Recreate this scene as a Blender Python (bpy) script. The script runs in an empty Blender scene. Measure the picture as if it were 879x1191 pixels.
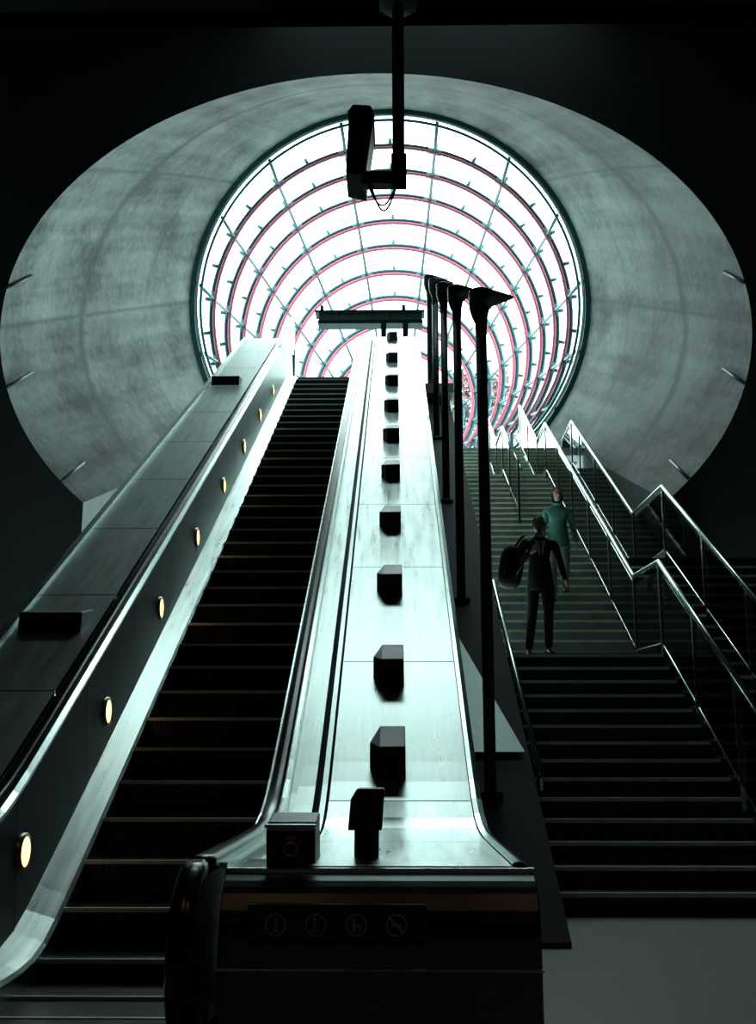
import bpy, bmesh, math, random
from math import sin, cos, tan, pi, radians, log, exp, atan, sqrt
from mathutils import Vector, Matrix
from mathutils.bvhtree import BVHTree
random.seed(4)
E = 1.2   # eye height: geometry below is written relative to eye level, floor = -E
S = bpy.context.scene
TH = atan((880-595.5)/1300.0)

# ------------------------------------------------------------------ materials
def mat(name, col, rough=.5, metal=0., noise=0., nscale=5., bump=0., emit=None, estr=0., spec=None, stretch=None):
    m = bpy.data.materials.new(name); m.use_nodes = True
    nt = m.node_tree; b = nt.nodes['Principled BSDF']
    b.inputs['Base Color'].default_value = (*col, 1)
    b.inputs['Roughness'].default_value = rough
    b.inputs['Metallic'].default_value = metal
    if spec is not None: b.inputs['Specular IOR Level'].default_value = spec
    if emit:
        b.inputs['Emission Color'].default_value = (*emit, 1)
        b.inputs['Emission Strength'].default_value = estr
    if noise > 0 or bump > 0:
        tc = nt.nodes.new('ShaderNodeTexCoord'); n = nt.nodes.new('ShaderNodeTexNoise')
        n.inputs['Scale'].default_value = nscale; n.inputs['Detail'].default_value = 6
        mp = nt.nodes.new('ShaderNodeMapping')
        if stretch: mp.inputs['Scale'].default_value = stretch
        nt.links.new(tc.outputs['Object'], mp.inputs[0]); nt.links.new(mp.outputs[0], n.inputs['Vector'])
        if noise > 0:
            r = nt.nodes.new('ShaderNodeMapRange')
            r.inputs['From Min'].default_value = .3; r.inputs['From Max'].default_value = .7
            r.inputs['To Min'].default_value = 1-noise; r.inputs['To Max'].default_value = 1+noise*.6
            nt.links.new(n.outputs['Fac'], r.inputs['Value'])
            mx = nt.nodes.new('ShaderNodeVectorMath'); mx.operation = 'SCALE'
            mx.inputs[0].default_value = col
            nt.links.new(r.outputs[0], mx.inputs['Scale'])
            nt.links.new(mx.outputs[0], b.inputs['Base Color'])
            r2 = nt.nodes.new('ShaderNodeMapRange')
            r2.inputs['To Min'].default_value = max(.02, rough-.1); r2.inputs['To Max'].default_value = min(1, rough+.1)
            nt.links.new(n.outputs['Fac'], r2.inputs['Value']); nt.links.new(r2.outputs[0], b.inputs['Roughness'])
        if bump > 0:
            bp = nt.nodes.new('ShaderNodeBump'); bp.inputs['Strength'].default_value = bump
            bp.inputs['Distance'].default_value = .02
            nt.links.new(n.outputs['Fac'], bp.inputs['Height']); nt.links.new(bp.outputs[0], b.inputs['Normal'])
    return m

M = {}
M['steel'] = mat('brushed_steel', (.80,.90,.88), .30, .96, .20, 3., stretch=(7,.5,.5))
M['steel2'] = mat('satin_steel', (.56,.68,.67), .30, 1., .2, 4., stretch=(6,.5,.5))
M['sdeck'] = mat('side_deck_steel', (.58,.67,.66), .42, .8, .2, 3., stretch=(5,.6,.6))
M['panel'] = mat('balustrade_panel', (.27,.34,.33), .42, .7, .22, 3.)
M['newel'] = mat('dark_steel', (.12,.15,.15), .28, .95, .25, 3.)
M['rubber'] = mat('black_rubber', (.008,.010,.010), .22)
M['black'] = mat('black_metal', (.012,.018,.018), .4, .3, .1, 8.)
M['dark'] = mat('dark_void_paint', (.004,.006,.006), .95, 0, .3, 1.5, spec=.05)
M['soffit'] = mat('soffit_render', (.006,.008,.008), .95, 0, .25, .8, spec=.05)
M['escal'] = mat('escalator_tread', (.022,.029,.029), .45, .6, .2, 12.)
M['nose'] = mat('escalator_nosing', (.62,.74,.72), .5, .4)
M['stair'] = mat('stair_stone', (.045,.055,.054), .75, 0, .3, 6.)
M['stair_lit'] = mat('upper_stair_stone_lit', (.30,.36,.35), .7, 0, .3, 6.)  # stair stone lightened: daylight on the upper flights put into the colour
M['snose'] = mat('stair_nosing', (.76,.84,.82), .6, 0, .2, 6.)
M['ynose'] = mat('stair_nosing_yellow_lit', (.94,.94,.66), .6, 0, .15, 6.)  # yellow nosing, paled so the upper step edges look brightly lit
M['floor'] = mat('floor_terrazzo', (.29,.335,.325), .55, 0, .12, 30.)
M['conc_d'] = mat('dark_concrete', (.07,.085,.083), .85, 0, .3, 2., bump=.2)
M['teal'] = mat('canopy_steel', (.02,.10,.115), .4, .3)
M['red'] = mat('canopy_gasket', (.42,.09,.15), .5, .0)
M['rail'] = mat('rail_steel', (.78,.90,.88), .22, 1.)
M['pole'] = mat('pole_paint', (.035,.06,.057), .42, .3, .2, 5.)
M['amber'] = mat('amber_lamp', (.9,.6,.3), .4, emit=(1,.60,.22), estr=3.2)
M['bezel'] = mat('lamp_bezel', (.5,.5,.45), .3, 1.)
M['suit'] = mat('suit_cloth', (.006,.008,.010), .85, 0, .3, 30.)
M['shirt'] = mat('shirt_cloth', (.65,.72,.72), .8)
M['skin'] = mat('skin', (.45,.29,.22), .55)
M['hair'] = mat('hair', (.012,.011,.011), .6, 0, .3, 60.)
M['shoe'] = mat('shoe_leather', (.008,.008,.008), .3)
M['tealcloth'] = mat('teal_jacket', (.09,.28,.25), .85, 0, .25, 25.)
M['trous'] = mat('grey_trousers', (.24,.26,.24), .85, 0, .25, 25.)
M['eye'] = mat('eye_white', (.6,.6,.6), .3)
M['lip'] = mat('lip', (.30,.13,.11), .5)
M['leaf'] = mat('blossom_foliage', (.20,.10,.12), .8, 0, .5, 3.)
M['bark'] = mat('bark', (.06,.05,.045), .9)
M['pict'] = mat('pictogram_grey', (.40,.44,.44), .5)
M['plate'] = mat('sign_plate', (.006,.008,.008), .25)
M['key'] = mat('key_ring_brass', (.7,.42,.25), .3, .8)
M['ground'] = mat('pavement', (.32,.35,.34), .8, 0, .2, 3.)
M['downl'] = mat('downlight_warm', (1,.7,.4), .4, emit=(1,.50,.25), estr=20.)

# glass
g = bpy.data.materials.new('balustrade_glass'); g.use_nodes = True
nt = g.node_tree; nt.nodes.clear()
o = nt.nodes.new('ShaderNodeOutputMaterial'); mx = nt.nodes.new('ShaderNodeMixShader')
tr = nt.nodes.new('ShaderNodeBsdfTransparent'); gl = nt.nodes.new('ShaderNodeBsdfGlossy')
tr.inputs[0].default_value = (.75,.88,.86,1); gl.inputs['Roughness'].default_value = .05
fr = nt.nodes.new('ShaderNodeFresnel'); fr.inputs[0].default_value = 1.5
nt.links.new(fr.outputs[0], mx.inputs[0]); nt.links.new(tr.outputs[0], mx.inputs[1]); nt.links.new(gl.outputs[0], mx.inputs[2])
nt.links.new(mx.outputs[0], o.inputs[0]); M['glass'] = g

# tunnel concrete with cast joints (uses the loft's own UVs)
tm = bpy.data.materials.new('tunnel_concrete'); tm.use_nodes = True
nt = tm.node_tree; b = nt.nodes['Principled BSDF']; b.inputs['Roughness'].default_value = .75
b.inputs['Specular IOR Level'].default_value = .25
uv = nt.nodes.new('ShaderNodeUVMap'); uv.uv_map = 'UVMap'
sp = nt.nodes.new('ShaderNodeSeparateXYZ'); nt.links.new(uv.outputs[0], sp.inputs[0])
def mth(op, a, bb=None, c=None):
    n = nt.nodes.new('ShaderNodeMath'); n.operation = op
    for i, v in enumerate((a, bb, c)):
        if v is None: continue
        if isinstance(v, (int, float)): n.inputs[i].default_value = v
        else: nt.links.new(v, n.inputs[i])
    return n.outputs[0]
tc = nt.nodes.new('ShaderNodeTexCoord')
n1 = nt.nodes.new('ShaderNodeTexNoise'); n1.inputs['Scale'].default_value = .45; n1.inputs['Detail'].default_value = 9; n1.inputs['Roughness'].default_value = .6
nt.links.new(tc.outputs['Object'], n1.inputs['Vector'])
mp = nt.nodes.new('ShaderNodeMapping'); mp.inputs['Scale'].default_value = (24, 1.0, 1)
nt.links.new(uv.outputs[0], mp.inputs[0])
n2 = nt.nodes.new('ShaderNodeTexNoise'); n2.inputs['Scale'].default_value = 2.0; n2.inputs['Detail'].default_value = 5
nt.links.new(mp.outputs[0], n2.inputs['Vector'])
n3 = nt.nodes.new('ShaderNodeTexNoise'); n3.inputs['Scale'].default_value = 7; n3.inputs['Detail'].default_value = 8
nt.links.new(tc.outputs['Object'], n3.inputs['Vector'])
wob = mth('MULTIPLY', mth('SUBTRACT', n1.outputs['Fac'], .5), .10)
vv = mth('ADD', sp.outputs[1], wob)
def band(src, c0, w): 
    d = mth('ABSOLUTE', mth('SUBTRACT', src, c0)); d = mth('DIVIDE', d, w); d = mth('SUBTRACT', 1., d); return mth('MAXIMUM', d, 0.)
bands = mth('MAXIMUM', mth('MULTIPLY', band(vv,.36,.030), .75), mth('MULTIPLY', band(vv,.72,.012), .35))
for u0 in (.155,.30,.70,.845):
    bands = mth('MAXIMUM', bands, mth('MULTIPLY', band(sp.outputs[0],u0,.003), .6))
s = mth('ADD', mth('MULTIPLY', n1.outputs['Fac'], .6), mth('MULTIPLY', n2.outputs['Fac'], .40))
s = mth('ADD', s, mth('MULTIPLY', n3.outputs['Fac'], .22))
cr = nt.nodes.new('ShaderNodeValToRGB')
cr.color_ramp.elements[0].position = .48; cr.color_ramp.elements[0].color = (.016,.024,.023,1)
cr.color_ramp.elements[1].position = .80; cr.color_ramp.elements[1].color = (.19,.235,.22,1)
nt.links.new(s, cr.inputs[0])
mxc = nt.nodes.new('ShaderNodeMix'); mxc.data_type = 'RGBA'
nt.links.new(bands, mxc.inputs['Factor'])
nt.links.new(cr.outputs[0], mxc.inputs['A']); mxc.inputs['B'].default_value = (.014,.021,.021,1)
nt.links.new(mxc.outputs['Result'], b.inputs['Base Color'])
bp = nt.nodes.new('ShaderNodeBump'); bp.inputs['Strength'].default_value = .25; bp.inputs['Distance'].default_value = .05
nt.links.new(s, bp.inputs['Height']); nt.links.new(bp.outputs[0], b.inputs['Normal'])
M['tunnel'] = tm

# ------------------------------------------------------------------ mesh builder
class B:
    def __init__(s): s.v=[]; s.f=[]; s.m=[]; s.mats=[]; s.sm=[]
    def mi(s, m):
        if m not in s.mats: s.mats.append(m)
        return s.mats.index(m)
    def add(s, vs, fs, m, smooth=False):
        o=len(s.v); s.v += [tuple(v) for v in vs]; k=s.mi(m)
        for f in fs: s.f.append([i+o for i in f]); s.m.append(k); s.sm.append(smooth)
    def box(s, x0,x1,y0,y1,z0,z1, m, T=None):
        vs=[Vector((x,y,z)) for z in (z0,z1) for y in (y0,y1) for x in (x0,x1)]
        if T: vs=[T@v for v in vs]
        s.add(vs, [(0,2,3,1),(4,5,7,6),(0,1,5,4),(2,6,7,3),(0,4,6,2),(1,3,7,5)], m)
    def prism(s, pts, axis, a, bb, m, T=None):
        n=len(pts); vs=[]
        for w in (a,bb):
            for p in pts:
                if axis=='x': vs.append(Vector((w,p[0],p[1])))
                elif axis=='y': vs.append(Vector((p[0],w,p[1])))
                else: vs.append(Vector((p[0],p[1],w)))
        if T: vs=[T@v for v in vs]
        fs=[tuple(range(n))[::-1], tuple(range(n,2*n))]+[(i,(i+1)%n,n+(i+1)%n,n+i) for i in range(n)]
        s.add(vs, fs, m)
    def tube(s, pts, r, m, n=10, caps=True, smooth=True, flat=1.):
        pts=[Vector(p) for p in pts]; k=len(pts)
        rr = r if isinstance(r,(list,tuple)) else [r]*k
        vs=[]; up=None
        for i,p in enumerate(pts):
            d=(pts[min(i+1,k-1)]-pts[max(i-1,0)])
            d = d.normalized() if d.length>1e-9 else Vector((0,0,1))
            if up is None:
                up = Vector((1,0,0)) if abs(d.x)<.9 else Vector((0,1,0))
            a = (up - d*up.dot(d)).normalized(); up=a; c=d.cross(a)
            for j in range(n):
                t=2*pi*j/n
                vs.append(p + a*cos(t)*rr[i] + c*sin(t)*rr[i]*flat)
        fs=[(i*n+j, i*n+(j+1)%n, (i+1)*n+(j+1)%n, (i+1)*n+j) for i in range(k-1) for j in range(n)]
        if caps: fs += [tuple(range(n))[::-1], tuple((k-1)*n+j for j in range(n))]
        s.add(vs, fs, m, smooth)
    def rings(s, rings, m, smooth=True, caps=True):
        n=len(rings[0]); vs=[p for r in rings for p in r]; k=len(rings)
        fs=[(i*n+j, i*n+(j+1)%n, (i+1)*n+(j+1)%n, (i+1)*n+j) for i in range(k-1) for j in range(n)]
        if caps: fs += [tuple(range(n))[::-1], tuple((k-1)*n+j for j in range(n))]
        s.add(vs, fs, m, smooth)
    def ell(s, c, r, m, n=14, T=None, deform=None):
        vs=[]; fs=[]
        for i in range(n+1):
            ph=pi*i/n
            for j in range(2*n):
                t=2*pi*j/(2*n)
                v=Vector((sin(ph)*cos(t), sin(ph)*sin(t), cos(ph)))
                if deform: v=deform(v)
                v=Vector((v.x*r[0], v.y*r[1], v.z*r[2]))
                if T: v=T@v
                vs.append(v+Vector(c))
        w=2*n
        for i in range(n):
            for j in range(w): fs.append((i*w+j, (i+1)*w+j, (i+1)*w+(j+1)%w, i*w+(j+1)%w))
        s.add(vs, fs, m, True)
    def build(s, name, parent=None, bevel=0., raw=False, autosm=False):
        me=bpy.data.meshes.new(name); off = 0 if raw else E
        me.from_pydata([(v[0],v[1],v[2]+off) for v in s.v], [], s.f)
        for m in s.mats: me.materials.append(m)
        for p,k,q in zip(me.polygons, s.m, s.sm): p.material_index=k; p.use_smooth=q
        me.update()
        ob=bpy.data.objects.new(name, me); S.collection.objects.link(ob)
        bm=bmesh.new(); bm.from_mesh(me); bmesh.ops.recalc_face_normals(bm, faces=bm.faces); bm.to_mesh(me); bm.free()
        if bevel>0:
            bv=ob.modifiers.new('bevel','BEVEL'); bv.width=bevel; bv.segments=3; bv.limit_method='ANGLE'; bv.angle_limit=radians(40)
        if parent: ob.parent=parent
        return ob
def root(name, loc=(0,0,0)):
    e=bpy.data.objects.new(name,None); S.collection.objects.link(e); return e

# ------------------------------------------------------------------ inclined paths
def smax(a,b,k): 
    m=max(a,b); return m+k*log(exp((a-m)/k)+exp((b-m)/k))
def smin(a,b,k): return -smax(-a,-b,k)
SL=.577
def D(Y): return smin(smax(-.40, SL*Y-3.95, .10), 8.35, .12)   # balustrade deck
def P(Y): return smin(smax(-1.2, SL*Y-4.9, .08), 7.4, .12)      # step line
def ys(a,b,st=.2):
    n=max(1,int(round((b-a)/st))); return [a+(b-a)*i/n for i in range(n+1)]
def sweep(bd, prof, Y, m, closed=False, smooth=True):
    n=len(prof); vs=[]
    for y in Y:
        for (x,k,h) in prof:
            vs.append((x,y,(D(y) if k=='d' else P(y))+h))
    fs=[]
    for i in range(len(Y)-1):
        for j in range(n if closed else n-1):
            fs.append((i*n+j, i*n+(j+1)%n, (i+1)*n+(j+1)%n, (i+1)*n+j))
    if closed: fs += [tuple(range(n))[::-1], tuple((len(Y)-1)*n+j for j in range(n))]
    bd.add(vs, fs, m, smooth)

# ------------------------------------------------------------------ ESCALATOR
esc=root('escalator')
bd=B(); X0,X1=-1.93,-.80
y=5.2; 
while y<21.9:
    z=P(y+.2) if y<6.6 else SL*(y+.2)-4.9+.0
    z=min(z,7.4); zn=P(y-.2)
    bd.box(X0,X1,y,y+.41,z-.28,z,M['escal'])
    bd.box(X0,X1,y-.006,y+.022,z-.020,z+.004,M['nose'])
    if y<14:
        for i in range(28):
            x=X0+.03+(X1-X0-.06)*i/27
            bd.box(x-.008,x+.008,y-.006,y,z-.2,z-.02,M['escal'])
    y+=.4
bd.build('steps',esc)
bd=B(); bd.box(-1.93,-.80,3.4,5.22,-1.199,-1.19,M['steel2'])
for i in range(30): bd.box(-1.92+.037*i,-1.90+.037*i,4.9,5.22,-1.19,-1.183,M['nose'])
bd.build('comb_plate',esc)
Yl=ys(3.9,22.3,.2)
bd=B()
sweep(bd,[(-1.93,'b',-.25),(-1.93,'b',.10),(-1.95,'b',.12),(-2.12,'b',.17)],Yl,M['steel'],smooth=False)
bd.build('skirt_ledge',esc)
bd=B(); sweep(bd,[(-2.12,'b',.165),(-2.15,'d',-.06)],Yl,M['panel'])
for k in range(13):
    y0=5.2+1.3*k
    bd.add([(-2.117,y0,P(y0)+.17),(-2.117,y0+.012,P(y0)+.17),(-2.145,y0+.012,D(y0)-.07),(-2.145,y0,D(y0)-.07)],[(0,1,2,3)],M['black'])
bd.build('inner_panel',esc)
bd=B()
sweep(bd,[(-2.15,'d',-.06),(-2.14,'d',-.02),(-2.17,'d',.0),(-2.25,'d',.0),(-2.27,'d',-.03),(-2.30,'d',-.03),(-2.30,'d',.0)],Yl,M['rail'],smooth=False)
bd.build('handrail_guide',esc)
def raile(x):
    return [(x,'d',.015),(x,'d',.05),(x+.015,'d',.065),(x+.065,'d',.065),(x+.08,'d',.05),(x+.08,'d',.015)]
def newel(bd,x,y,m):
    R=.27; zc=D(y)+.04-R; prof=[(0,-.025),(0,.01),(.015,.025),(.065,.025),(.08,.01),(.08,-.025)]
    rg=[]
    for i in range(15):
        t=pi*i/14
        rg.append([(x+px, y-(R+pz)*sin(t), zc+(R+pz)*cos(t)) for px,pz in prof])
    bd.rings(rg,m)
    bd.box(x,x+.08,y-.02,y+.5,zc-R-.02,zc-R+.03,m)
    pts=[(y-(R-.03)*sin(pi*i/14), zc+(R-.03)*cos(pi*i/14)) for i in range(15)]+[(y+.6,zc-R+.03),(y+.6,zc+R-.03)]
    bd.prism(pts,'x',x+.025,x+.055,M['newel'])
bd=B(); sweep(bd,raile(-2.25),ys(3.9,22.3,.2),M['rubber'],closed=True); newel(bd,-2.25,3.9,M['rubber'])
bd.build('handrail_outer',esc)
bd=B(); y=4.2
js=[4.2,6.1,7.6,9.1,10.6,12.1,13.6,15.1,16.6,18.1,19.6,21.1,22.3]
for a,c in zip(js[:-1],js[1:]):
    sweep(bd,[(-2.30,'d',-.03),(-2.30,'d',.0),(-2.94,'d',.0),(-2.97,'d',-.02),(-2.97,'d',-.06)],ys(a+.008,c-.008,.2),M['sdeck'],smooth=False)
bd.build('side_deck',esc)
bd=B(); sweep(bd,[(-2.31,'d',-.03),(-2.95,'d',-.03),(-2.95,'b',-.6),(-2.9,'b',-.6),(-2.32,'b',-.6)],ys(4.2,22.3,.3),M['black'],closed=True)
bd.build('side_casing',esc)
bd=B(); sweep(bd,[(-2.93,'d',.0),(-2.93,'d',.035),(-2.99,'d',.035),(-2.99,'d',-.1)],ys(4.2,22.3,.2),M['steel2'],smooth=False)
bd.build('edge_trim',esc)
bd=B()
bd.prism([(19.9,SL*19.9-3.95),(22.4,8.30),(22.4,8.9),(22.0,9.0)],'x',-2.27,-2.12,M['steel2'])
bd.prism([(22.3,7.4),(22.9,7.4),(22.5,8.4),(22.3,8.4)],'x',-2.95,-2.1,M['panel'])
bd.build('upper_newel',esc)
for i in range(8):
    Y=6.62+1.71*i; Z=SL*Y-4.9+(.42 if i else .55)
    bd=B(); x=-2.135
    ring=lambda r,dx:[(x+dx, Y+r*cos(2*pi*j/24), Z+r*sin(2*pi*j/24)) for j in range(24)]
    bd.rings([ring(.105,-.01),ring(.105,.018),ring(.085,.022)],M['bezel'],caps=False)
    bd.rings([ring(.085,.018),ring(.05,.026)],M['amber'])
    bd.build('lamp_%d'%(i+1),esc)
for (Y,X,w) in ((8.55,-2.63,.24),(16.9,-2.68,.22)):
    bd=B(); z=D(Y)
    bd.prism([(Y-.12,D(Y-.12)-.01),(Y-.10,D(Y-.1)+.15),(Y+.22,D(Y+.22)+.03),(Y+.25,D(Y+.25)-.01)],'x',X-w,X+w,M['black'])
    bd.build('deck_light_box',esc,bevel=.01)

# central balustrade (towards the stairs)
Yc=ys(4.17,22.3,.2)
bd=B(); sweep(bd,[(-.80,'b',-.25),(-.80,'b',.1),(-.74,'b',.17),(-.72,'d',-.05),(-.72,'d',.0)],Yc,M['steel2'],smooth=False)
bd.build('inner_skirt',esc)
bd=B(); sweep(bd,[(-.72,'d',-.03),(-.72,'d',.01),(-.60,'d',.01),(-.60,'d',-.05),(-.56,'d',-.05),(-.56,'d',-.01),(-.46,'d',-.01),(-.46,'d',-.06),(-.42,'d',-.06),(-.42,'d',0.),(-.39,'d',0.)],Yc,M['steel'],smooth=False)
bd.build('inner_deck',esc)
bd=B(); sweep(bd,raile(-.71),ys(3.9,22.3,.2),M['rubber'],closed=True); newel(bd,-.71,3.9,M['rubber']); bd.build('handrail_inner',esc)
bd=B(); sweep(bd,[(-.725,'d',.012),(-.725,'d',.035),(-.712,'d',.035)],Yc,M['rail'],smooth=False)
sweep(bd,[(-.63,'d',.012),(-.63,'d',.03),(-.605,'d',.03),(-.605,'d',.012)],Yc,M['rail'],smooth=False)
bd.build('handrail_track',esc)
bd=B(); js=[4.15,5.3,6.35,7.95,9.6,11.2,12.8,14.4,16.,17.6,19.2,20.8,22.3]
for a,c in zip(js[:-1],js[1:]):
    sweep(bd,[(-.37,'d',-.03),(-.37,'d',.02),(.41,'d',.02),(.41,'d',-.03)],ys(a+.005,c-.005,.2),M['steel'],smooth=False)
bd.build('centre_deck',esc)
bd=B(); sweep(bd,[(.415,'d',-.03),(.415,'d',.03),(.44,'d',.035),(.47,'d',.02),(.47,'d',-.12)],Yc,M['rail'],smooth=False)
bd.build('deck_edge_trim',esc)
bd=B(); sweep(bd,[(-.62,'d',-.055),(.465,'d',-.02),(.465,'b',-.9),(-.62,'b',-.9)],ys(4.2,22.3,.3),M['black'],closed=True)
bd.build('centre_casing',esc)
bd=B()
prof=[(4.6,-.395)]+[(4.16-.20*sin(pi/2*i/10),-.60+.20*cos(pi/2*i/10)) for i in range(11)]+[(3.96,-1.2),(4.6,-1.2)]
bd.prism(prof,'x',-.60,.485,M['newel'])
bd.box(-.605,.49,4.13,4.18,-.41,-.385,M['rail'])
bd.box(-.605,.49,3.945,3.97,-.70,-.69,M['steel2'])
bd.box(-.605,.49,3.945,3.97,-1.2,-1.1,M['steel2'])
bd.build('end_body',esc,bevel=.006)
bd=B(); yb=3.95
bd.box(-.50,.10,yb-.008,yb+.16,-.615,-.485,M['plate'])
def disc(cx,cz,r,m,r2=0,y=yb-.0095,n=28):
    vs=[];fs=[]
    for i in range(n):
        t=2*pi*i/n; vs.append((cx+r*cos(t),y,cz+r*sin(t))); vs.append((cx+r2*cos(t),y,cz+r2*sin(t)))
    for i in range(n):
        j=(i+1)%n; fs.append((2*i,2*j,2*j+1,2*i+1))
    bd.add(vs,fs,m)
def bar(x0,z0,x1,z1,w,m,y=yb-.0105):
    d=Vector((x1-x0,0,z1-z0)).normalized(); p=Vector((-d.z,0,d.x))*w
    a=Vector((x0,y,z0)); c=Vector((x1,y,z1)); bd.add([a+p,c+p,c-p,a-p],[(0,1,2,3)],m)
zc=-.55
for i,cx in enumerate((-.405,-.27,-.135,.0)):
    disc(cx,zc,.036,M['pict'],.031)
    if i==0:
        disc(cx,zc+.018,.006,M['pict']); bar(cx,zc+.012,cx,zc-.008,.004,M['pict']); bar(cx,zc-.008,cx-.008,zc-.025,.003,M['pict']); bar(cx,zc-.008,cx+.008,zc-.025,.003,M['pict']); bar(cx,zc+.006,cx+.014,zc,.0025,M['pict'])
    elif i==1:
        disc(cx-.004,zc+.018,.006,M['pict']); bar(cx-.004,zc+.012,cx-.006,zc-.01,.004,M['pict']); bar(cx-.006,zc-.01,cx-.016,zc-.024,.003,M['pict']); bar(cx-.006,zc-.01,cx+.006,zc-.024,.003,M['pict']); bar(cx-.003,zc+.008,cx+.016,zc-.002,.0025,M['pict'])
    elif i==2:
        disc(cx-.008,zc+.016,.006,M['pict']); bar(cx-.008,zc+.01,cx-.008,zc-.022,.005,M['pict']); bar(cx-.004,zc-.003,cx+.016,zc-.003,.005,M['pict']); bar(cx+.014,zc-.003,cx+.014,zc-.018,.003,M['pict'])
    else:
        bar(cx-.018,zc,cx+.018,zc,.004,M['pict']); bar(cx-.022,zc+.022,cx+.022,zc-.022,.004,M['pict'],yb-.0112)
bd.build('pictogram_plate',esc)
bd=B()
bd.prism([(4.25,D(4.25)),(4.22,D(4.25)+.13),(4.27,D(4.25)+.165),(4.47,D(4.4)+.19),(4.52,D(4.5))],'x',-.475,-.295,M['black'])
bd.box(-.48,-.29,4.20,4.24,D(4.25)+.145,D(4.25)+.16,M['steel2'])
bd.build('key_switch_box',esc,bevel=.01)
bd=B()
cx,cz,yy=-.385,D(4.25)+.07,4.225
def rg(r,y): return [(cx+r*cos(2*pi*j/20),y,cz+r*sin(2*pi*j/20)) for j in range(20)]
bd.rings([rg(.03,yy+.01),rg(.03,yy-.008),rg(.02,yy-.01),rg(.018,yy)],M['key'],caps=False)
bd.box(cx-.02,cx+.02,yy-.004,yy+.004,cz+.035,cz+.045,M['pict'])
bd.build('key_switch',esc)
def block(Y,X,w,flat=False):
    bd=B(); z=D(Y)+.01
    pl=[(-w,-.02),(-w*.45,-.15),(w,-.15),(w,.15),(-w*.45,.15)]
    top=[]; bot=[]
    for px,py in pl:
        bot.append((X+px,Y+py,D(Y+py)+.0))
    zt=D(Y)+.125
    for px,py in pl:
        top.append((X+px,Y+py*.95,zt+(py+.15)*.42-(.03 if px<-w*.9 else 0)))
    n=5; vs=bot+top
    bd.add(vs,[(4,3,2,1,0),(5,6,7,8,9)]+[(i,(i+1)%n,n+(i+1)%n,n+i) for i in range(n)],M['black'])
    bd.build('guard_block',esc,bevel=.006)
for Y in (6.72,7.75,9.15,10.6,12.1,13.6,15.1,16.7,18.5,20.6): block(Y,-.05,.105)
bd=B()
bd.tube([(-.115,4.5,D(4.5)),(-.115,4.5,-.26)],.048,M['black'],12)
bd.prism([(-.185,-.275),(-.175,-.16),(-.15,-.12),(-.045,-.12),(-.055,-.275)],'y',4.42,4.58,M['black'])
bd.build('guard_bollard',esc,bevel=.006)

ga=root('overhead_barrier')
bd=B(); Y=23.0
bd.box(-1.66,.60,Y,Y+.3,9.33,9.50,M['steel2'])
bd.box(-1.74,.66,Y-.06,Y+.36,9.50,9.55,M['teal'])
bd.box(-1.68,.62,Y-.03,Y+.33,9.25,9.33,M['teal'])
for x in (-.30,.18): bd.box(x,x+.12,Y+.05,Y+.2,7.4,9.3,M['teal'])
bd.tube([(-1.60,Y+.1,9.5),(-1.60,Y+.1,9.72)],.04,M['teal'],8)
bd.tube([(.2,Y+.1,9.5),(.2,Y+.1,9.72)],.04,M['teal'],8)
bd.build('beam',ga)

# ------------------------------------------------------------------ ROOM SHELL
YW=18.
bd=B(); bd.box(-8.2,8.2,-8,4.0,-1.4,-1.2,M['floor']); bd.box(-8.2,-.6,4,12,-1.4,-1.2001,M['floor']); bd.box(.0,8.2,4,12,-1.4,-1.2001,M['floor']); bd.build('floor')
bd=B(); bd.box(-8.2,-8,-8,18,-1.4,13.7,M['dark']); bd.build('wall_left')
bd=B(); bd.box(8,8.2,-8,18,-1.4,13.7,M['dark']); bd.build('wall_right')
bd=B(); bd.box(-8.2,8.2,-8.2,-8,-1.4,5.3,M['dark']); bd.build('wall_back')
SX0,SX1,SY0,SY1=-2.2,3.3,15.7,17.9  # ceiling slot added out of view to bring daylight onto the deck
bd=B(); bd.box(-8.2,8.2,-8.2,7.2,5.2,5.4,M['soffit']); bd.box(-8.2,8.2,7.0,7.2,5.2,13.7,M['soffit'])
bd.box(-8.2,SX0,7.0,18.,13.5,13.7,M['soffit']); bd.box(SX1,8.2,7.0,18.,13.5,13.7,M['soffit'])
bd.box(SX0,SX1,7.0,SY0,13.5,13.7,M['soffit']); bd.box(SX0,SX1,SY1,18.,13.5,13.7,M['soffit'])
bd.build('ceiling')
bd=B()
for k in range(6):
    x=SX0+(SX1-SX0)*k/5; bd.box(x-.03,x+.03,SY0,SY1,13.62,13.74,M['teal'])
for k in range(3):
    y=SY0+(SY1-SY0)*k/2; bd.box(SX0,SX1,y-.03,y+.03,13.62,13.74,M['teal'])
bd.build('added_rooflight_1')  # glazing bars of the added, unseen rooflight
xc,zc,a,b_=-.35,7.27,6.43,4.77
A0=-41.4
N=96
angs=[radians(A0+(180-2*A0)*i/N) for i in range(N+1)]
def rim(t,grow=0): return (xc+(a+grow)*cos(t), zc+(b_+grow)*sin(t))
rp=[rim(t) for t in angs]
open_pts=[(rp[0][0], -1.4+(rp[0][1]+1.4)*j/8) for j in range(8)]+rp+[(rp[-1][0], rp[-1][1]-(rp[-1][1]+1.4)*j/8) for j in range(1,9)]
rx0,rx1,rz0,rz1=-9,9,-1.41,14.5
vs=[];fs=[]
for (x,z) in open_pts:
    dx,dz=x-xc,z-zc; ts=[]
    if dx>1e-6: ts.append((rx1-xc)/dx)
    if dx<-1e-6: ts.append((rx0-xc)/dx)
    if dz>1e-6: ts.append((rz1-zc)/dz)
    if dz<-1e-6 : ts.append((rz0-3-zc)/dz)
    t=min(ts)
    vs.append((x,YW,z)); vs.append((xc+dx*t,YW,zc+dz*t)); 
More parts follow.
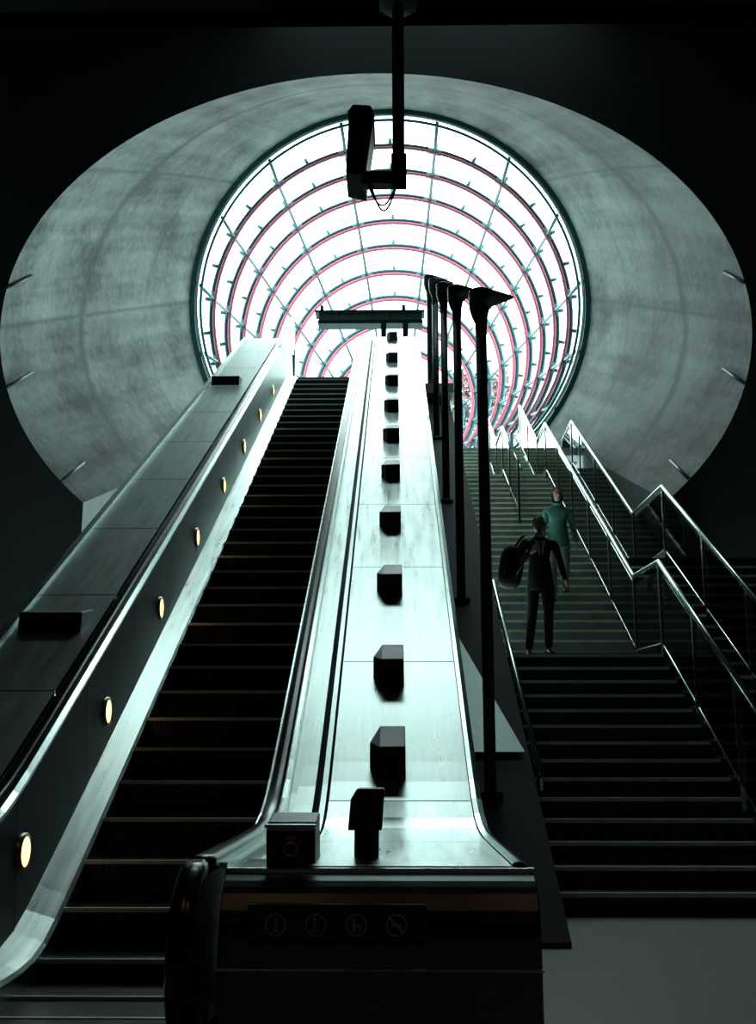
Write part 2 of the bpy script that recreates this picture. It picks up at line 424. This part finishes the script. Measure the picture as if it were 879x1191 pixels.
for i in range(len(open_pts)-1): fs.append((2*i,2*i+1,2*i+3,2*i+2))
bd=B(); bd.add(vs,fs,M['soffit']); bd.build('wall_portal')
YR=27.; xr,zr,ar,br=-.13,11.55,5.15,5.42
NV=24
vs=[];fs=[];uvs=[]
for j in range(NV+1):
    v=j/NV
    for i,t in enumerate(angs):
        x0,z0=rp[i]; x1,z1=xr+ar*cos(t),zr+br*sin(t)
        w=v
        x=x0+(x1-x0)*w; z=z0+(z1-z0)*w
        bul=.28*sin(pi*v)
        x+=bul*cos(t)*.5; z+=bul*sin(t)*.5
        vs.append((x,YW+(YR-YW)*v,z)); uvs.append((i/N,v))
for j in range(NV):
    for i in range(N): fs.append((j*(N+1)+i, j*(N+1)+i+1, (j+1)*(N+1)+i+1, (j+1)*(N+1)+i))
bd=B(); bd.add(vs,fs,M['tunnel'],True); tn=bd.build('tunnel_vault')
ul=tn.data.uv_layers.new(name='UVMap')
for l in tn.data.loops: ul.data[l.index].uv=uvs[l.vertex_index]
for nm,idx in (('wall_tunnel_right',0),('wall_tunnel_left',N)):
    vs=[];fs=[]
    for j in range(NV+1):
        p=Vector((0,0,0)); t=angs[idx]; v=j/NV
        x0,z0=rp[idx]; x1,z1=xr+ar*cos(t),zr+br*sin(t)
        bul=.28*sin(pi*v)
        x=x0+(x1-x0)*v+bul*cos(t)*.5; z=z0+(z1-z0)*v+bul*sin(t)*.5
        Y=YW+(YR-YW)*v
        vs += [(x,Y,z),(x,Y,-1.4)]
    for j in range(NV): fs.append((2*j,2*j+1,2*j+3,2*j+2))
    bd=B(); bd.add(vs,fs,M['conc_d']); bd.build(nm)
bd=B()
for deg in (-36,-14,8,172,194,216):
    t=radians(deg)
    p0=Vector((xc+(a-.02)*cos(t),YW-.04,zc+(b_-.02)*sin(t)))
    x1,z1=xr+ar*cos(t),zr+br*sin(t)
    p1=p0.lerp(Vector((x1,YR,z1)),.09)
    p1.z += .18
    bd.tube([p0,p1],.03,M['black'],6)
bd.build('trim_rim_lugs')
bd=B()
full=[radians(-52+(284)*i/110) for i in range(111)]
bd.tube([(xr+(ar-.02)*cos(t),YR+.05,zr+(br-.02)*sin(t)) for t in full],.10,M['teal'],8)
bd.tube([(xr+(ar-.16)*cos(t),YR-.0,zr+(br-.16)*sin(t)) for t in full],.045,M['rail'],8)
bd.tube([(xr+(ar-.25)*cos(t),YR+.1,zr+(br-.25)*sin(t)) for t in full],.04,M['teal'],8)
bd.build('trim_mouth_ring')
vs=[];fs=[]
for i,t in enumerate(full):
    vs += [(xr+(ar-.05)*cos(t),YR+.12,zr+(br-.05)*sin(t)),(xr+(ar+7)*cos(t),YR+.12,zr+(br+7)*sin(t))]
for i in range(len(full)-1): fs.append((2*i,2*i+1,2*i+3,2*i+2))
bd=B(); bd.add(vs,fs,M['conc_d']); bd.build('wall_mouth')

# ------------------------------------------------------------------ CANOPY
can=root('glazed_canopy')
def TK(py):
    v=(595.5-py)/1300.; return tan(TH+atan(v)), 1/(cos(TH)-v*sin(TH))
arcs=[]
for k in range(1,10):
    r=226-16.5*k; cy=350+14.5*k; T_,K_=TK(cy); Y=27.+1.9*k
    R=r/1300.*K_*Y; arcs.append((Y,T_*Y,R,xr+.02*k))
b1=B(); b2=B()
al=[radians(-40+260*i/64) for i in range(65)]
for (Y,Z,R,X) in arcs:
    def pt(t,rr,dy=0): return (X+rr*cos(t),Y+dy,Z+rr*1.03*sin(t))
    pts=[pt(t,R) for t in al]
    pts=[(pts[0][0],Y,7.4)]+pts+[(pts[-1][0],Y,7.4)]
    q=Y/27.8
    b1.tube(pts,.056*q,M['teal'],6)
    b2.tube([pt(t,R-.095*q,-.05) for t in al],.046*q,M['red'],6)
b1.build('arches',can); b2.build('gasket_arches',can)
b3=B()
for deg in (75,105,50,130,27,153,5,175,-16,196,-34,214):
    t=radians(deg); pts=[(xr+(ar-.15)*cos(t),YR,zr+(br-.15)*sin(t))]
    for (Y,Z,R,X) in arcs:
        p=(X+(R-.05)*cos(t),Y,Z+(R-.05)*1.03*sin(t)); pts.append(p)
    b3.tube(pts,.050,M['teal'],6)
    for (Y,Z,R,X),p in zip(arcs,pts[1:]):
        c=Vector(p); tg=Vector((-sin(t),0,cos(t))); rd=Vector((cos(t),0,sin(t)))
        b3.tube([c-tg*.20,c+tg*.20],.090,M['teal'],6)
        b3.tube([c-rd*.05,c+rd*.24],.06,M['teal'],6)
for deg in (90,62,118,38,142,16,164,-6,186):
    t=radians(deg)
    for (Y,Z,R,X) in arcs:
        c=Vector((X+R*cos(t),Y,Z+R*1.03*sin(t))); rd=Vector((cos(t),0,sin(t)))
        b3.tube([c-rd*.05,c+rd*.20],.055,M['teal'],6)
b3.build('cable_brackets',can)

# ------------------------------------------------------------------ upper level
bd=B(); bd.box(-3.0,1.22,21.6,27.2,7.2,7.399,M['ground']); bd.box(1.22,3.7,26.5,27.2,7.2,7.399,M['ground'])
bd.box(-30,30,27.2,75,7.2,7.399,M['ground']); bd.build('ground')
tr_=root('street_tree')
bd=B(); tx,ty=4.1,52.
bd.tube([(tx,ty,7.4),(tx+.05,ty,10.5),(tx-.1,ty,15.5)],[.22,.17,.1],M['bark'])
for i in range(22):
    an=random.random()*2*pi; h=10+random.random()*5
    bd.tube([(tx,ty,h),(tx+cos(an)*1.1,ty+sin(an)*1.1,h+1.),(tx+cos(an)*1.8,ty+sin(an)*1.7,h+2.)],[.08,.05,.02],M['bark'],6)
bd.build('trunk',tr_)
bd=B()
for i in range(2200):
    an=random.random()*2*pi; h=12+6.2*random.random(); r=(2.1-.5*abs(h-14.5)/3)*sqrt(random.random())
    c=Vector((tx+r*cos(an),ty+r*sin(an),h)); u=Vector((random.uniform(-1,1),random.uniform(-1,1),random.uniform(-1,1))).normalized()
    w=u.orthogonal().normalized(); q=.20
    bd.add([c-u*q,c+w*q*.6,c+u*q,c-w*q*.6],[(0,1,2,3)],M['leaf'])
bd.build('foliage',tr_)
bd=B()
for x in (1.6,2.5,3.4):
    bd.box(x-.05,x+.05,44.5,44.6,7.4,14.2,M['teal'])
bd.box(1.56,3.44,44.5,44.6,11.6,11.7,M['teal']); bd.box(1.56,3.44,44.5,44.6,14.1,14.2,M['teal'])
bd.build('entrance_screen')

# ------------------------------------------------------------------ STAIRS
st=root('staircase')
def flight(bd,x0,x1,y,z,n,rise,tread,ms,mn,depth,fine=True):
    for i in range(n-1):
        zz=z+rise*(i+1); yy=y+tread*i
        bd.box(x0,x1,yy,yy+tread+.01,zz-rise-depth,zz,ms)
        bd.box(x0+.01,x1-.01,yy-.012,yy+.035,zz-.03,zz+.003,mn)
    return y+tread*(n-1), z+rise*n
bd=B()
L0,L1=1.24,3.08
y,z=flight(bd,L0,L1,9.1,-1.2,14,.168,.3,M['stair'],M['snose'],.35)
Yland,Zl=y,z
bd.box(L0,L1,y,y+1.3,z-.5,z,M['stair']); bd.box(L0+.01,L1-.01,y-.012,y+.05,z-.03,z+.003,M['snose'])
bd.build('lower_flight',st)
bd=B()
y,z=flight(bd,L0,L1,y+1.3,z,27,.165,.3,M['stair_lit'],M['ynose'],.35)
bd.box(L0,L1,y,y+1.4,z-.5,z,M['stair_lit']); bd.box(L0+.01,L1-.01,y-.012,y+.05,z-.03,z+.003,M['ynose'])
y,z=flight(bd,L0,L1,y+1.4,z,11,.163,.3,M['stair_lit'],M['ynose'],.35)
bd.build('upper_flight',st)
bd=B()
R0,R1=3.09,5.2
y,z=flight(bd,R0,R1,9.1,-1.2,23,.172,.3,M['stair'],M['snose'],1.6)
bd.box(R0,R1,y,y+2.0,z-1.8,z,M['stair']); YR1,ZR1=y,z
y,z=flight(bd,R0,3.88,y+2.0,z,20,.166,.3,M['stair_lit'],M['snose'],1.6)
bd.box(R0,3.85,y,y+1.5,z-1.8,z,M['stair_lit']); YR2,ZR2=y,z
bd.build('side_flight',st)
bd=B()
def slab(bd,x0,x1,c,th,ya,yb,m,cap=7.4):
    f=lambda Y: min(cap,max(-1.25,SL*Y+c))
    bd.prism([(ya,f(ya)),(yb,f(yb)),(yb,f(yb)-th),(ya,f(ya)-th)],'x',x0,x1,m)
slab(bd,.48,1.12,-5.55,.4,7.6,22.3,M['conc_d'])
bd.prism([(8.9,-1.2),(8.9,-1.0),(13.0,1.35),(14.4,1.42),(22.1,5.85),(23.5,5.85),(26.5,7.6),(26.5,7.0),(23,5.0),(14.,.4),(10.,-1.2)],'x',1.12,1.23,M['conc_d'])
f=lambda Y: SL*Y-5.5
bd.add([(.50,9.6,f(9.6)),(1.08,9.6,f(9.6)),(.66,11.6,f(11.6)),(.50,11.6,f(11.6))],[(0,1,2,3)],M['panel'])
bd.build('string',st)

def railing(name,X,path,posts,glassh=.9,rh=1.05,rt=None):
    bd=B(); tp=[(X,y,z+rh) for y,z in path]
    bd.tube(tp,.030,M['rail'],10); bd.tube([(X,y,z+.12) for y,z in path],.016,M['rail'],8)
    bd.tube([(X+.06,y,z+.86) for y,z in path],.022,M['rail'],8)
    bd.build(name+'_rails',rt)
    def fz(Y):
        for (a,za),(c,zc_) in zip(path[:-1],path[1:]):
            if a<=Y<=c: return za+(zc_-za)*(Y-a)/(c-a)
        return path[-1][1]
    bd=B(); gd=B()
    for Y in posts: bd.box(X-.02,X+.02,Y-.03,Y+.03,fz(Y)-.12,fz(Y)+rh,M['rail'])
    allp=sorted(set(list(posts)+[p[0] for p in path if posts[0]<p[0]<posts[-1]]))
    for a,c in zip(allp[:-1],allp[1:]):
        if c-a<.15: continue
        a2,c2=a+.05,c-.05
        gd.prism([(a2,fz(a2)+.14),(c2,fz(c2)+.14),(c2,fz(c2)+.97),(a2,fz(a2)+.97)],'x',X-.006,X+.006,M['glass'])
    bd.build(name+'_posts',rt); gd.build(name+'_glass',rt)
n1=lambda Y: -1.2+.168+(Y-9.1)*.56
pc=[(8.9,n1(8.9)),(12.95,1.15),(14.35,1.2),(22.1,5.607),(23.4,5.607),(26.5,7.4)]
railing('centre_railing',3.08,pc,[9.0,10.3,11.6,12.95,14.35,15.9,17.45,19.0,20.55,22.1,23.4,25.,26.5],rh=1.08,rt=st)
pr=[(9.0,-1.05),(15.7,2.75),(17.7,2.78),(YR2,ZR2),(YR2+1.4,ZR2)]
railing('side_railing',3.84,pr,[9.0,10.6,12.2,13.8,15.7,17.7,19.3,20.9,22.5,23.5,24.8],rh=1.05,rt=st)
railing('upper_railing',2.2,[(19.4,4.15),(22.1,5.607),(23.4,5.607),(26.5,7.4)],[19.4,20.8,22.1,23.4,25,26.5],rh=1.0,rt=st)
bd=B()
hp=[(1.17,9.35,-.27),(1.17,9.35,-.10),(1.17,13.3,2.05),(1.17,14.5,2.15),(1.17,22.2,6.5)]
bd.tube(hp,.026,M['rail'],10)
for Y in (9.9,11.3,12.7,14.2,16,18,20): 
    z = -.10+(Y-9.35)*(2.15/3.95) if Y<13.3 else 2.1+(Y-13.9)*.555
    bd.tube([(1.17,Y,z),(1.17,Y,z-.9)],.015,M['rail'],6)
bd.build('side_handrail',st)

# ------------------------------------------------------------------ LAMP POSTS
def lamp(Y,X,zt,zb,sc=1.):
    bd=B()
    bd.tube([(X,Y,zb),(X,Y,zt-.36*sc)],.048*sc,M['pole'],14)
    bd.tube([(X,Y,zb),(X,Y,zb+.04)],.10,M['pole'],14)
    lv=[(-.40,-.048,.048,.048),(-.27,-.052,.055,.055),(-.22,-.075,.06,.08),(-.15,-.095,.075,.10),(-.11,-.10,.11,.12),(-.075,-.10,.20,.14),(-.045,-.10,.285,.15),(-.03,-.10,.29,.15),(-.005,-.105,.20,.14),(.015,-.10,.10,.12),(.025,-.07,.03,.06)]
    rg=[]
    for dz,l,r,d in lv:
        l*=sc;r*=sc;d*=sc
        ring=[]
        for j in range(28):
            t=2*pi*j/28; cx=(l+r)/2; rx=(r-l)/2
            yy=d*sin(t)*(1-.6*max(0,cos(t)))
            ring.append((X+cx+rx*cos(t), Y+yy, zt+dz*sc))
        rg.append(ring)
    bd.rings(rg,M['pole'],smooth=True)
    bd.build('uplighter_post')
for (Y,X,zt) in ((9.1,.745,3.93),(12.6,.745,5.50),(15.9,.745,7.0),(19.2,.745,8.55),(22.4,.745,10.05)):
    zb=SL*Y-5.56 if Y<22 else 7.3
    lamp(Y,X,zt,zb,1.+.06*((Y-9)/3.3))

# ------------------------------------------------------------------ CCTV on drop pole
cc=root('hanging_camera_pole')
Y=6.9
bd=B()
bd.tube([(.03,Y,5.2),(.03,Y,3.86)],.042,M['pole'],16)
bd.tube([(.03,Y,5.2),(.03,Y,5.14)],.13,M['pole'],16); bd.box(-.1,.16,Y-.1,Y+.1,5.16,5.2,M['pole'])
bd.box(-.22,.085,Y-.05,Y+.05,3.76,3.85,M['black'])
bd.box(-.02,.085,Y-.05,Y+.05,3.76,3.98,M['black'])
bd.tube([(-.20,Y,3.80),(-.215,Y,4.0)],.022,M['black'],8)
bd.build('drop_pole',cc,bevel=.006)
bd=B()
T=Matrix.Translation((-.235,Y,4.04))@Matrix.Rotation(radians(4),4,'Y')
bd.prism([(-.075,-.22),(.06,-.24),(.085,.2),(.05,.235),(-.05,.235),(-.085,.2)],'y',-.08,.28,M['black'],T)
bd.prism([(-.095,.19),(.095,.19),(.06,.25),(-.06,.25)],'y',-.14,.3,M['black'],T)
bd.build('camera_housing',cc,bevel=.01)
bd=B()
for off,dp in ((0,.16),(.02,.20)):
    bd.tube([(-.18+off+ (.2-off)*i/12, Y, 3.78-dp*sin(pi*i/12)) for i in range(13)],.007,M['black'],6)
bd.build('cable_loops',cc)

for i,(x,y) in enumerate(((-1.1,1.4),(1.3,1.4))):
    bd=B()
    def rg(r,z): return [(x+r*cos(2*pi*j/20),y+r*sin(2*pi*j/20),z) for j in range(20)]
    bd.rings([rg(.16,5.2),rg(.16,5.16),rg(.13,5.15)],M['bezel'],caps=False); bd.rings([rg(.13,5.17),rg(.12,5.16)],M['downl'])
    bd.build('ceiling_downlight')

# ------------------------------------------------------------------ PEOPLE
def skinned(vr, ed, sub=2):
    me=bpy.data.meshes.new('tmp'); me.from_pydata([v[0] for v in vr],ed,[])
    ob=bpy.data.objects.new('tmp',me); S.collection.objects.link(ob)
    sk=ob.modifiers.new('s','SKIN'); sk.use_smooth_shade=True; sk.branch_smoothing=.6
    su=ob.modifiers.new('u','SUBSURF'); su.levels=sub; su.render_levels=sub
    for i,v in enumerate(vr):
        d=me.skin_vertices[0].data[i]; r=v[1]; d.radius=(r,r) if not isinstance(r,tuple) else r; d.use_root=(i==0)
    dg=bpy.context.evaluated_depsgraph_get(); dg.update()
    m2=bpy.data.meshes.new_from_object(ob.evaluated_get(dg)); bpy.data.objects.remove(ob)
    return m2
def person(name, loc, sc, rot, J, upper, lower, hairm, suit=True, headrot=(0,0,0)):
    rt=root(name)
    T=Matrix.Translation(Vector(loc)+Vector((0,0,E)))@Matrix.Rotation(rot,4,'Z')@Matrix.Scale(sc,4)
    vr=[((0,0,.96),(.155,.115)),((0,0,1.10),(.148,.108)),((0,0,1.26),(.172,.122)),((0,.01,1.40),(.150,.105)),((0,.005,1.49),.062),((0,-.012,1.57),.052)]
    ed=[(0,1),(1,2),(2,3),(3,4),(4,5)]
    for sd in ('L','R'):
        s_=-1 if sd=='L' else 1
        sh,el,wr_=J['arm'+sd]; i=len(vr)
        vr += [(sh,.070),(tuple((Vector(sh)+Vector(el))/2),.058),(el,.048),(tuple((Vector(el)+Vector(wr_))/2),.042),(wr_,.030)]
        ed += [(3,i),(i,i+1),(i+1,i+2),(i+2,i+3),(i+3,i+4)]
        hp_,kn,an=J['leg'+sd]; i=len(vr)
        vr += [(hp_,.100),(tuple((Vector(hp_)+Vector(kn))/2),.085),(kn,.064),(tuple((Vector(kn)*.6+Vector(an)*.4)),.060),(an,.048)]
        ed += [(0,i),(i,i+1),(i+1,i+2),(i+2,i+3),(i+3,i+4)]
    me=skinned(vr,ed)
    me.materials.clear()
    for m in (upper,lower,M['skin']): me.materials.append(m)
    wl=[Vector(J['armL'][2]),Vector(J['armR'][2])]
    for p in me.polygons:
        c=p.center
        k = 0 if c.z>.93 else 1
        if any((c-w).length<.035 for w in wl): k=2
        if abs(c.x)<.12 and c.z>1.505: k=2
        if c.z<.9 and min((c-w).length for w in wl)<.25 and abs(c.x)>.24: k=0
        p.material_index=k; p.use_smooth=True
    bvh=BVHTree.FromPolygons([v.co.copy() for v in me.vertices],[tuple(p.vertices) for p in me.polygons])
    body=bpy.data.objects.new('body',me); S.collection.objects.link(body); body.matrix_world=T; body.parent=rt
    bd=B()
    rings=[]
    for z,rx,ry in ((1.22,.120,.088),(1.15,.134,.100),(1.08,.143,.110),(1.0,.154,.120),(.92,.165,.130),(.84,.174,.136),(.80,.176,.137),(.80,.165,.127)):
        rings.append([(rx*cos(2*pi*j/32),ry*sin(2*pi*j/32),z) for j in range(32)])
    bd.rings(rings,upper,caps=False)
    def front(pts,m,lift=.006):
        vs=[]
        for x,z in pts:
            h=bvh.ray_cast(Vector((x,-1,z)),Vector((0,1,0)))[0]
            y=h.y if h else -.1
            vs.append((x,y-lift,z))
        bd.add(vs,[tuple(range(len(vs)))],m)
    if suit:
        for q in range(5):
            z0=1.20+.055*q; z1=z0+.055; w0=.006+.014*q; w1=.006+.014*(q+1)
            front([(-w0,z0),(w0,z0),(w1,z1),(-w1,z1)],M['shirt'],.008)
            front([(-.012,z0),(.012,z0),(.012,z1),(-.012,z1)],M['suit'],.012)
        bd.tube([( .055*cos(2*pi*j/16), .055*sin(2*pi*j/16)-.004, 1.505+.012*sin(2*pi*j/16)) for j in range(17)],.014,M['shirt'],8)
    else:
        bd.tube([( .062*cos(2*pi*j/16), .062*sin(2*pi*j/16)-.004, 1.50+.012*sin(2*pi*j/16)) for j in range(17)],.018,upper,8)
    cl=bd.build('clothing_details',rt,raw=True); cl.matrix_world=T
    bd=B()
    for sd in ('L','R'):
        an=Vector(J['leg'+sd][2]); fz=an.z-.085
        out=-.03 if sd=='L' else .03
        rings=[]
        for q,(dy,w,h) in enumerate(((.07,.028,.06),(.04,.038,.085),(-.02,.040,.09),(-.09,.044,.062),(-.15,.046,.045),(-.19,.034,.036),(-.21,.014,.022))):
            cx=an.x-out*dy/.2*.6
            rings.append([(cx+w*cos(2*pi*j/16), an.y+dy, fz+max(0,h*.5+h*.5*sin(2*pi*j/16))) for j in range(16)])
        bd.rings(rings,M['shoe'])
    sh=bd.build('shoes',rt,raw=True); sh.matrix_world=T
    bd=B()
    for sd in ('L','R'):
        el,wr_=Vector(J['arm'+sd][1]),Vector(J['arm'+sd][2]); d=(wr_-el).normalized()
        side=Vector((0,-1,0)) if J.get('hand'+sd,'rel')=='rel' else Vector((0,0,1))
        side=(side-d*side.dot(d)).normalized(); nrm=d.cross(side).normalized()
        if nrm.x*(1 if sd=='L' else -1)<0: nrm=-nrm
        def pp(a_,b__,c_): return wr_+d*a_+side*b__+nrm*c_
        rr=[]
        for a_,wd,th in ((-.02,.024,.020),(.02,.034,.015),(.055,.041,.014),(.088,.038,.011)):
            rr.append([pp(a_, wd*cos(2*pi*j/12), th*sin(2*pi*j/12)) for j in range(12)])
        bd.rings(rr,M['skin'])
        curl = .25 if J.get('hand'+sd,'rel')=='rel' else 1.1
        for fi,(o_,ln_) in enumerate(((.030,.070),(.010,.080),(-.010,.074),(-.029,.058))):
            p=pp(.085-.004*abs(fi-1),o_,.003); pts=[p-d*.02,p]; ang=0
            for sg in (.45,.32,.23):
                ang+=curl; p=p+(d*cos(ang)+nrm*sin(ang))*ln_*sg; pts.append(p)
            bd.tube(pts,[.0095,.0095,.0088,.008,.006],M['skin'],8)
        p=pp(.025,.03,.004)
        bd.tube([p-side*.01,p+side*.022+d*.02+nrm*.006,p+side*.03+d*.045+nrm*.014,p+side*.028+d*.065+nrm*.02],[.013,.011,.0095,.007],M['skin'],8)
    hd=bd.build('hands',rt,raw=True); hd.matrix_world=T
    H=Matrix.Translation((0,-.02,1.60))@Matrix.Rotation(headrot[2],4,'Z')@Matrix.Rotation(headrot[0],4,'X')
    bd=B()
    def dfm(v):
        v=v.copy()
        if v.z<0: k=1-.30*(-v.z)**1.3; v.x*=k
        if v.z<-.2 and v.y<0: v.y*=1.0+.05*(-v.z)
        if v.z<-.2 and v.y>0: v.y*=1-.45*(-v.z-.2)
        if v.y<-.5:
            for sx in (-1,1):
                d2=((v.x-sx*.38)**2+(v.z-.02)**2); v.y+=.10*exp(-d2/.02)
            v.y-=.16*exp(-((v.x/.12)**2+((v.z+.22)/.16)**2))
            v.y-=.05*exp(-((v.z-.22)/.08)**2)*(1 if abs(v.x)<.6 else 0)
            v.y-=.04*exp(-((v.x/.3)**2+((v.z+.52)/.07)**2))
            v.y-=.06*exp(-((v.x/.3)**2+((v.z+.85)/.12)**2))
        return v
    bd.ell((0,0,.035),(.074,.094,.118),M['skin'],24,deform=dfm)
    for sx in (-1,1):
        bd.ell((sx*.029,-.076,.037),(.012,.009,.007),M['eye'],8); bd.ell((sx*.029,-.084,.037),(.006,.003,.006),M['hair'],6)
        bd.tube([(sx*.014,-.090,.056),(sx*.03,-.090,.060),(sx*.045,-.080,.056)],.0035,M['hair'],6)
        bd.ell((sx*.075,.008,.028),(.010,.02,.030),M['skin'],8)
    bd.ell((0,-.104,.010),(.011,.013,.012),M['skin'],8)
    bd.ell((0,-.091,-.030),(.024,.008,.007),M['lip'],8)
    he=bd.build('head',rt,raw=True); he.matrix_world=T@H
    bd=B()
    def hd_(v):
        front=max(0.,-v.y)
        zmin = -.45+1.15*front**.6 + (.06*sin(v.x*9) if front>.3 else 0)
        z=max(v.z,zmin); 
        if v.z<zmin:
            k=sqrt(max(.0,1-z*z))/max(1e-4,sqrt(max(1e-6,1-v.z*v.z))) if abs(v.z)<.999 else 0
            return Vector((v.x*min(k,1)*.9,v.y*min(k,1)*.9,z))
        q=1+.03*sin(14*v.x+5*v.y)+.02*sin(19*v.y)
        return v*q
    bd.ell((0,.008,.040),(.079,.098,.120),hairm,24,deform=hd_)
    if not suit:
        bd.ell((0,.045,-.02),(.080,.062,.105),hairm,16)
        for sx in (-1,1): bd.ell((sx*.070,.0,-.01),(.020,.040,.085),hairm,12)
    ha=bd.build('hair',rt,raw=True); ha.matrix_world=T@H
    return rt,T
Jm={'armL':((-.185,.01,1.42),(-.27,.03,1.16),(-.13,-.17,1.27)),'armR':((.185,.01,1.42),(.27,.05,1.15),(.31,-.06,.92)),
    'legL':((-.09,0,.92),(-.12,-.03,.50),(-.15,.10,.085)),'legR':((.09,0,.92),(.07,-.10,.50),(.06,-.10,.085)),'handL':'grip'}
man,TM=person('man_in_suit',(1.74,13.33,Zl+.005),.97,radians(4),Jm,M['suit'],M['suit'],M['hair'],True,(radians(4),0,radians(-8)))
bd=B()
def sq(v,p=.6):
    f=lambda a_: (abs(a_)**p)*(1 if a_>=0 else -1)
    return Vector((f(v.x),f(v.y),f(v.z)))
bd.ell((-.34,.12,1.12),(.15,.13,.27),M['suit'],14,T=Matrix.Rotation(radians(10),3,'Y').to_4x4(),deform=sq)
bd.tube([(-.30,.10,1.36),(-.20,.06,1.50),(-.14,-.04,1.49),(-.14,-.14,1.36),(-.17,-.17,1.24),(-.30,-.04,1.0)],.016,M['shoe'],8,flat=.4)
bd.tube([(-.44,.0,1.02),(-.46,-.005,1.10),(-.38,-.02,1.12),(-.30,-.01,1.08)],.01,M['shoe'],8)
bg=bd.build('shoulder_bag',man,raw=True); bg.matrix_world=TM
Jw={'armL':((-.165,.01,1.40),(-.22,.05,1.14),(-.24,-.08,.92)),'armR':((.165,.01,1.40),(.23,.06,1.14),(.26,-.02,.90)),
    'legL':((-.085,0,.92),(-.10,-.05,.50),(-.09,-.02,.085)),'legR':((.085,0,.92),(.09,-.08,.56),(.09,.24,.257))}
Yw=15.95; iw=int((Yw-14.3)/.3); Zw=Zl+.165*(iw+1)
wm,TW=person('woman_in_teal_jacket',(2.36,Yw-.02,Zw+.004),.97,radians(-6),Jw,M['tealcloth'],M['trous'],M['hair'],False,(radians(5),0,radians(10)))

# ------------------------------------------------------------------ LIGHT
w=bpy.data.worlds.new('overcast_sky'); S.world=w; w.use_nodes=True
w.node_tree.nodes['Background'].inputs[0].default_value=(.76,1.,.965,1)
w.node_tree.nodes['Background'].inputs[1].default_value=6.8
def portal(name,sx,sy,loc,rot):
    la=bpy.data.lights.new(name,'AREA'); la.shape='RECTANGLE'; la.size=sx; la.size_y=sy
    la.cycles.is_portal=True
    lo=bpy.data.objects.new(name,la); S.collection.objects.link(lo); lo.location=loc; lo.rotation_euler=rot
portal('mouth_portal',10.6,10.4,(xr,YR+.3,12.0+E),(radians(-90),0,0))
portal('added_rooflight_portal',SX1-SX0,SY1-SY0,((SX0+SX1)/2,(SY0+SY1)/2,13.8+E),(0,0,0))  # sky sampling through the rooflight added for the deck
S.view_settings.view_transform='Standard'
S.view_settings.look='None'
# ------------------------------------------------------------------ CAMERA
cd=bpy.data.cameras.new('camera'); co=bpy.data.objects.new('camera',cd); S.collection.objects.link(co)
cd.sensor_fit='VERTICAL'; cd.sensor_height=36; cd.lens=36*1300/1191.
cd.clip_end=300
co.location=(0,0,E); co.rotation_euler=(pi/2+TH,0,atan(20.5/1300))
S.camera=co
